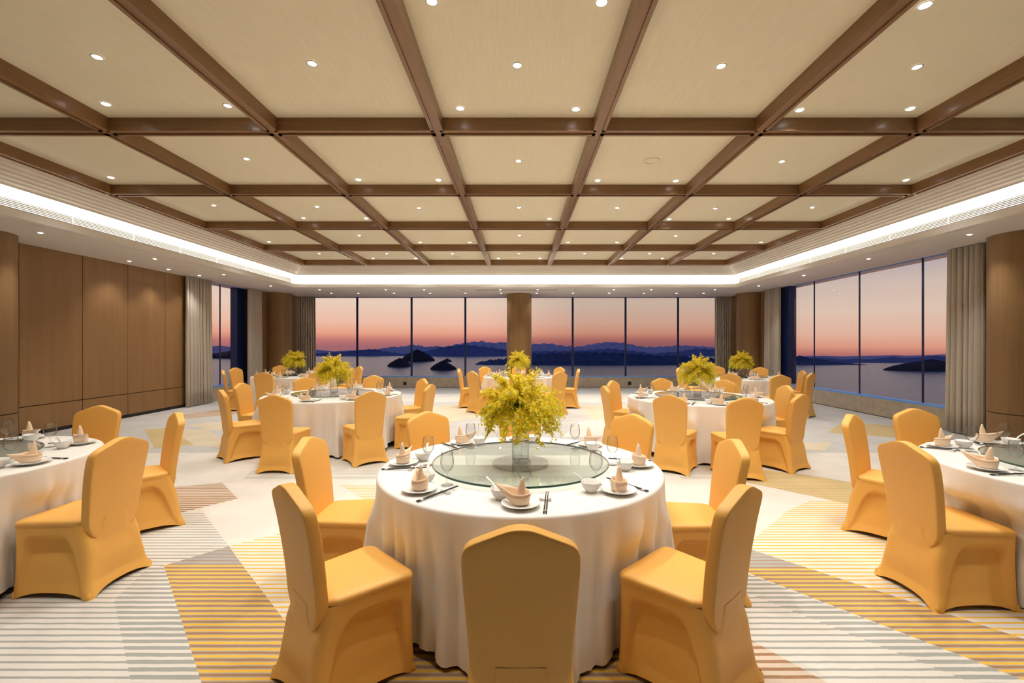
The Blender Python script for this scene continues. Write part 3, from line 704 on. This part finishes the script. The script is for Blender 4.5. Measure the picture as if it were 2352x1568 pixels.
def make_cloth(R, cen, chairs, seed, rear_dist):
    rnd = random.Random(seed); n = 288; q = MB()
    folds = rnd.randint(13, 16); ph = [2 * pi * (k + rnd.uniform(-.3, .3)) / folds for k in range(folds)]; am = [rnd.uniform(.6, 1.3) for _ in ph]; wd = [rnd.uniform(.045, .11) for _ in ph]
    rows = []
    for rr in (.02, .2, .4, .6, .8, .9, .96): rows.append([(R * rr * cos(2 * pi * j / n), R * rr * sin(2 * pi * j / n), ZT) for j in range(n)])
    for a in (15, 40, 65, 85):
        e = .018; rows.append([((R - e + e * sin(radians(a))) * cos(2 * pi * j / n), (R - e + e * sin(radians(a))) * sin(2 * pi * j / n), ZT - e + e * cos(radians(a))) for j in range(n)])
    nz = 20
    hem = [.045 + .03 * sin(3 * 2 * pi * j / n + seed) + .015 * sin(7 * 2 * pi * j / n + 2 * seed) for j in range(n)]
    for iz in range(1, nz + 1):
        t = iz / nz; row = []
        for j in range(n):
            th = 2 * pi * j / n; f = 0
            for p, a, w in zip(ph, am, wd):
                d = (th - p + pi) % (2 * pi) - pi; f += a * math.exp(-(d / w) ** 2)
            f = f - .45 + .12 * sin(th * 23 + seed)
            rr = R + (.014 + .12 * t ** .8) * (.25 + f) * min(1, t * 3.5) + .03 * t
            z = (ZT - .018) * (1 - t) + max(.012, hem[j] - .012 * f) * t
            for phi, dist in chairs:                          # the seat presses the drape back
                fr = dist - .285 - .235
                da = (th - radians(phi) + pi) % (2 * pi) - pi
                lat = abs(sin(da)) * max(fr, .6)
                if abs(da) < 1.0 and z < .62:
                    lim = fr / max(.5, cos(da)) - .01
                    k = smooth((.33 - lat) / .06) * smooth((.62 - z) / .12)
                    if rr > lim: rr = rr + (lim - rr) * k
            rr -= .034 * min(1, t * 2.0) * (.5 + .5 * sin(th * 41 + 2.5 * sin(th * 7 + seed) + seed)) ** 3
            row.append((rr * cos(th), rr * sin(th), z))
        rows.append(row)
    q.grid(rows, 0, True, True); q.disc(R * .02, ZT, 12)
    return q.build('tablecloth', ['cloth'], loc=(cen[0], cen[1], 0))

for ti, (tn, (cen, R, RS, chs)) in enumerate(TABLES.items()):
    cx, cy = cen; T = 'the ' + tn
    tb = empty('banquet_table', (cx, cy, 0)); tag(tb, 'round banquet table hidden under the white cloth, ' + tn, 'table', 'banquet tables')
    q = MB(); q.lathe([(.01, .715), (R - .06, .715), (R - .05, .72), (R - .05, .735), (R - .06, .74), (.01, .74)], 48); q.build('tabletop', ['veneer'], tb)
    for k in range(4):
        a = pi / 4 + k * pi / 2; q = MB(); q.tube([(.42 * cos(a), .42 * sin(a), 0.002), (.38 * cos(a), .38 * sin(a), .715)], .018, 8); q.build('leg', ['steel'], tb)
    cl = make_cloth(R, cen, chs, ti * 1.7 + 3, .285); tag(cl, 'white cloth draped to the floor over ' + T, 'tablecloth', 'white tablecloths')
    for a, dist in chs:
        ar = radians(a); pd = dist - .285
        o = chair.put((cx + pd * cos(ar), cy + pd * sin(ar), 0), ar + pi / 2)
        tag(o, 'gold covered banquet chair on the %s side of %s' % (sector(a), T), 'chair', 'gold banquet chairs')
    s = make_susan(RS); s.location = (cx, cy, ZT + .001); tag(s, 'round green glass lazy susan in the middle of ' + T, 'lazy susan', 'glass lazy susans')
    if tn not in ('front left table', 'front right table'):
        o = VASE.put((cx, cy, ZT + .035), 0); tag(o, 'clear cylinder vase in the middle of ' + T, 'vase', 'cylinder vases')
        o = BOUQ.put((cx, cy, ZT + .035 + .298), ti * 2.1); tag(o, 'bouquet of small yellow orchids above the vase on ' + T, 'flowers', 'yellow orchid bouquets')
    for a, dist in chs:
        if tn == 'front left table' and a == 142: pass
        ar = radians(a); rz = ar + pi / 2; pr = R - .135
        def P(dx, dy, z=0):                                   # seat frame -> world; +dy towards the centre, +dx to the sitter's right
            fx, fy = -cos(ar), -sin(ar); rx, ry = fy, -fx
            bx_, by_ = cx + pr * cos(ar), cy + pr * sin(ar)
            return (bx_ + rx * dx + fx * dy, by_ + ry * dx + fy * dy, ZT + .0015 + z)
        S = sector(a); W = 'at the %s place of %s' % (S, T)
        j = random.uniform
        tag(PL.put(P(0, 0), 0), 'round white plate under the napkin ' + W, 'plate', 'dinner plates')
        tag(NAP.put(P(j(-.005, .005), j(-.005, .005),   .0145), rz + j(-.5, .5)), 'peach napkin folded like a boat ' + W, 'napkin', 'folded napkins')
        bd = P(-.10, .105)
        tag(BO.put(bd, 0), 'small white soup bowl ' + W, 'bowl', 'soup bowls')
        sa = rz + pi - .5 + j(-.5, .5)
        tag(SPN.put((bd[0], bd[1], bd[2] + .004), sa), 'white spoon resting in the bowl ' + W, 'spoon', 'soup spoons')
        gx = P(.02, .165) if R < .95 else P(.02, .15)
        tag(WG.put(gx, 0), 'clear stemmed wine glass ' + W, 'glass', 'wine glasses')
        tag(RE.put(P(.125, .08), rz + j(-.1, .1)), 'small white butterfly-shaped chopstick rest ' + W, 'chopstick rest', 'chopstick rests')
        ca = rz + j(-.12, .12)
        for sgn, nm in ((-1, 'left'), (1, 'right')):
            b0 = P(.125 + sgn * .0055, .02, .0006); tag(CH.put(b0, ca), 'black chopstick, %s one of the pair %s' % (nm, W), 'chopstick', 'black chopsticks')

# ------------------------------------------------------------------ the lake outside
LZ = -60.0; HC = H - LZ
def shore(v): return F * HC / v
m, t, b = nt('lake water'); b.inputs['Base Color'].default_value = (.05, .055, .09, 1); b.inputs['Roughness'].default_value = .22; b.inputs['IOR'].default_value = 1.33
tc = N(t, 'ShaderNodeTexCoord'); mp = N(t, 'ShaderNodeMapping'); mp.inputs['Scale'].default_value = (.05, .16, 1); L(t, tc.outputs['Object'], mp.inputs['Vector'])
no = N(t, 'ShaderNodeTexNoise', i_Scale=1.0, i_Detail=4.0); L(t, mp.outputs['Vector'], no.inputs['Vector'])
bp = N(t, 'ShaderNodeBump', i_Strength=.5, i_Distance=2.0); L(t, no.outputs['Fac'], bp.inputs['Height']); L(t, bp.outputs['Normal'], b.inputs['Normal'])
M['lake'] = m
lk = [(u * shore(v) / F, shore(v), LZ) for u, v in ((-1150, 26), (450, 26), (520, 34), (600, 43), (1300, 42.5))] + [(1300 * .06 + 400, 60, LZ), (-500, 60, LZ)]
q = MB(); q.add(lk[::-1], [tuple(range(len(lk)))]); struct(q.build('lake', ['lake']))
M['hill_far_haze'] = plain('far hills with haze in colour', (.42, .38, .52), .95, var=.1, scale=.004)  # distance haze is put into the hills' colour, paler and bluer farther off
M['hill_mid_haze'] = plain('middle hills with haze in colour', (.10, .14, .29), .95, var=.12, scale=.006)
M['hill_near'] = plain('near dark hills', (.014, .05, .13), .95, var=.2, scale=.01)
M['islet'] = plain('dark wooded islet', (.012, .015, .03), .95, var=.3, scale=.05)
def ridge(pts, D, v0, mat, rough, seed):
    rnd = random.Random(seed); xs = []; n = 5
    def crest(px):
        for (a, ya), (b_, yb) in zip(pts[:-1], pts[1:]):
            if px <= b_:
                s = (px - a) / (b_ - a); return ya + (yb - ya) * s
        return pts[-1][1]
    px = pts[0][0]; rows = [[], [], [], [], [], []]; Y0 = shore(v0)
    ph = [rnd.random() * 6 for _ in range(4)]
    while px <= pts[-1][0]:
        jit = 2.0 * rough * (sin(px * .31 + ph[0]) + .6 * sin(px * .83 + ph[1]) + .4 * sin(px * 1.9 + ph[2]) + rnd.uniform(-.5, .5))
        jit *= min(1, max(0, (CY + v0 - crest(px)) / 12))
        X, Z = at_y(px, crest(px) + jit * .5, D)
        for k, (fy, fz) in enumerate(((0, 0), (.2, .33), (.45, .55), (.75, .8), (1, 1), (1.7, -.1))):
            Yk = Y0 + (D - Y0) * fy; Xk = (X - CAMX) * (1 if k < 4 else 1) + CAMX
            hz = LZ - .5 + max(0, Z - LZ) * (fz + (.04 * sin(px * .12 + k * 2 + ph[3]) if 0 < k < 4 else 0))
            Yk += (D - Y0) * (.08 * sin(px * .09 + ph[1]) if k == 0 else 0)
            rows[k].append((Xk, Yk, hz))
        px += 2.0
    q = MB(); q.grid(rows, 0, False, flip=True); struct(q.build('hills', [mat]))
ridge([(560, 800), (725, 803), (760, 807), (820, 804), (870, 802), (900, 797), (925, 796), (950, 791), (985, 797), (1000, 794), (1020, 798), (1050, 790), (1075, 786), (1105, 783), (1130, 787), (1165, 785), (1220, 790), (1260, 788), (1300, 795), (1330, 796), (1360, 790), (1385, 786), (1400, 785), (1440, 788), (1460, 794), (1480, 797), (1530, 796), (1555, 793), (1600, 795), (1690, 803)], 3400, 22, 'hill_far_haze', 1.0, 1)
ridge([(640, 815), (725, 811), (790, 808), (860, 801), (880, 806), (930, 812), (985, 805), (1010, 797), (1060, 791), (1110, 795), (1165, 803), (1220, 806), (1300, 805), (1345, 804), (1400, 800), (1440, 804), (1500, 811), (1560, 807), (1600, 800), (1690, 806)], 2450, 28.5, 'hill_mid_haze', 1.0, 2)
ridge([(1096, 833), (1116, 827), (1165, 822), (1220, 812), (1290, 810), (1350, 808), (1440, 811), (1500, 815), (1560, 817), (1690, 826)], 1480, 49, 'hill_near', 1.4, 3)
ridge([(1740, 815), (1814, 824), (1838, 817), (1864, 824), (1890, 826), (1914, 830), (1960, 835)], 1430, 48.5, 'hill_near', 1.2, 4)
ridge([(1780, 822), (1850, 824), (1877, 821), (1927, 826), (1964, 824), (1997, 827), (2023, 823), (2050, 820), (2076, 824), (2113, 821), (2140, 817), (2179, 821), (2352, 822)], 1620, 44, 'hill_mid_haze', 1.2, 5)
ridge([(1780, 818), (1850, 821), (1890, 817), (1950, 822), (2040, 819), (2060, 816), (2100, 820), (2180, 814), (2352, 818)], 1960, 43.2, 'hill_far_haze', .8, 8)
ridge([(380, 796), (485, 797), (505, 794), (530, 798), (560, 800), (640, 806)], 3400, 24, 'hill_far_haze', .8, 6)
def islet(px0, px1, py_top, v0, seed, label, flat=.6):
    Y = shore(v0); xa = (px0 - CX) * Y / F; xb = (px1 - CX) * Y / F; hh = (v0 + CY - py_top) / F * Y; rx = (xb - xa) / 2; ry = rx * flat + 4
    rnd = random.Random(seed); rows = []; n = 40; ph = [rnd.random() * 6 for _ in range(3)]
    for i in range(9):
        t = i / 8; k = (1 - t ** 1.7) if i < 8 else .02
        rows.append([(rx * max(k, .02) * cos(2 * pi * j / n) * (1 + .06 * sin(3 * 2 * pi * j / n + ph[0])), ry * max(k, .02) * sin(2 * pi * j / n), hh * t * (1 + .05 * sin(5 * 2 * pi * j / n + ph[1])) + rnd.uniform(-.02, .02) * hh) for j in range(n)])
    q = MB(); q.grid(rows, 0, False, True)
    tag(q.build('islet', ['islet'], loc=((xa + xb) / 2 + CAMX, Y + ry, LZ - .02 * hh)), label, 'island', 'islets in the lake')
islet(912, 992, 803, 39.5, 1, 'cone shaped dark island in the lake, behind the two low islets')
islet(884, 941, 823, 52.5, 2, 'low dark wooded islet in front of the cone shaped island')
islet(982, 1044, 829, 59.5, 3, 'low dark wooded islet right of the second window bar, nearest of the islets')
islet(1014, 1036, 823, 41, 4, 'tiny dark islet behind the nearest low islet')
islet(2062, 2290, 827, 62, 5, 'long dark island seen low in the right window', .3)
islet(440, 640, 803, 33, 6, 'long dark island seen in the narrow left window', .3)

# ------------------------------------------------------------------ dusk sky
w = bpy.data.worlds.new('dusk'); bpy.context.scene.world = w; w.use_nodes = True; t = w.node_tree; bg = t.nodes['Background']
tc = N(t, 'ShaderNodeTexCoord'); sp = N(t, 'ShaderNodeSeparateXYZ'); L(t, tc.outputs['Generated'], sp.inputs[0])
low = N(t, 'ShaderNodeMapRange', interpolation_type='SMOOTHSTEP'); low.inputs[1].default_value = .40; low.inputs[2].default_value = .50; low.inputs[3].default_value = 0.0; low.inputs[4].default_value = .027; L(t, sp.outputs['X'], low.inputs[0])
zz = N(t, 'ShaderNodeMath', operation='ADD'); L(t, sp.outputs['Z'], zz.inputs[0]); L(t, low.outputs[0], zz.inputs[1])
mr = N(t, 'ShaderNodeMapRange'); mr.inputs[1].default_value = -.05; mr.inputs[2].default_value = .45; L(t, zz.outputs[0], mr.inputs[0])
rp = N(t, 'ShaderNodeValToRGB'); e = rp.color_ramp.elements
SK = [(-.05, (.34, .14, .16)), (-.005, (.38, .14, .16)), (.008, (.55, .19, .17)), (.0225, (.83, .37, .25)), (.045, (.88, .52, .39)), (.085, (.85, .63, .50)), (.13, (.74, .58, .50)), (.18, (.48, .42, .46)), (.24, (.26, .29, .44)), (.45, (.05, .09, .28))]
e[0].position = 0; e[0].color = c4(SK[0][1]); e[1].position = 1; e[1].color = c4(SK[-1][1])
for z, col in SK[1:-1]:
    n = e.new((z + .05) / .5); n.color = c4(col)
L(t, mr.outputs[0], rp.inputs['Fac'])
ax = N(t, 'ShaderNodeMapRange', interpolation_type='SMOOTHSTEP'); ax.inputs[1].default_value = -.12; ax.inputs[2].default_value = .16; ax.inputs[3].default_value = .80; ax.inputs[4].default_value = .57; L(t, sp.outputs['X'], ax.inputs[0])
ay = N(t, 'ShaderNodeMapRange', interpolation_type='SMOOTHSTEP'); ay.inputs[1].default_value = .40; ay.inputs[2].default_value = .56; ay.inputs[3].default_value = 0.0; ay.inputs[4].default_value = .14; L(t, sp.outputs['X'], ay.inputs[0])
ad = N(t, 'ShaderNodeMath', operation='ADD'); L(t, ax.outputs[0], ad.inputs[0]); L(t, ay.outputs[0], ad.inputs[1])
L(t, rp.outputs['Color'], bg.inputs['Color']); L(t, ad.outputs[0], bg.inputs['Strength'])

# ------------------------------------------------------------------ camera
cam = bpy.data.cameras.new('camera'); cam.lens = F / 2352 * 36; cam.sensor_width = 36; cam.clip_end = 60000; cam.clip_start = .05
cam.shift_x = -(CX - 1176) / 2352; cam.shift_y = (CY - 784) / 2352
co = bpy.data.objects.new('camera', cam); C.objects.link(co); co.location = (CAMX, 0, H); co.rotation_euler = (pi / 2, 0, 0)
sc = bpy.context.scene; sc.camera = co
sc.view_settings.view_transform = 'Standard'; sc.view_settings.look = 'None'; sc.view_settings.exposure = 0.32; sc.view_settings.gamma = 1
sc.view_settings.use_curve_mapping = False
sc.cycles.use_denoising = True; sc.cycles.use_adaptive_sampling = True; sc.cycles.adaptive_threshold = .08; sc.cycles.adaptive_min_samples = 16; sc.cycles.use_light_tree = False; sc.cycles.max_bounces = 6; sc.cycles.diffuse_bounces = 4; sc.cycles.glossy_bounces = 4; sc.cycles.transmission_bounces = 4; sc.cycles.transparent_max_bounces = 24
sc.cycles.sample_clamp_indirect = 6; sc.cycles.caustics_reflective = False; sc.cycles.caustics_refractive = False
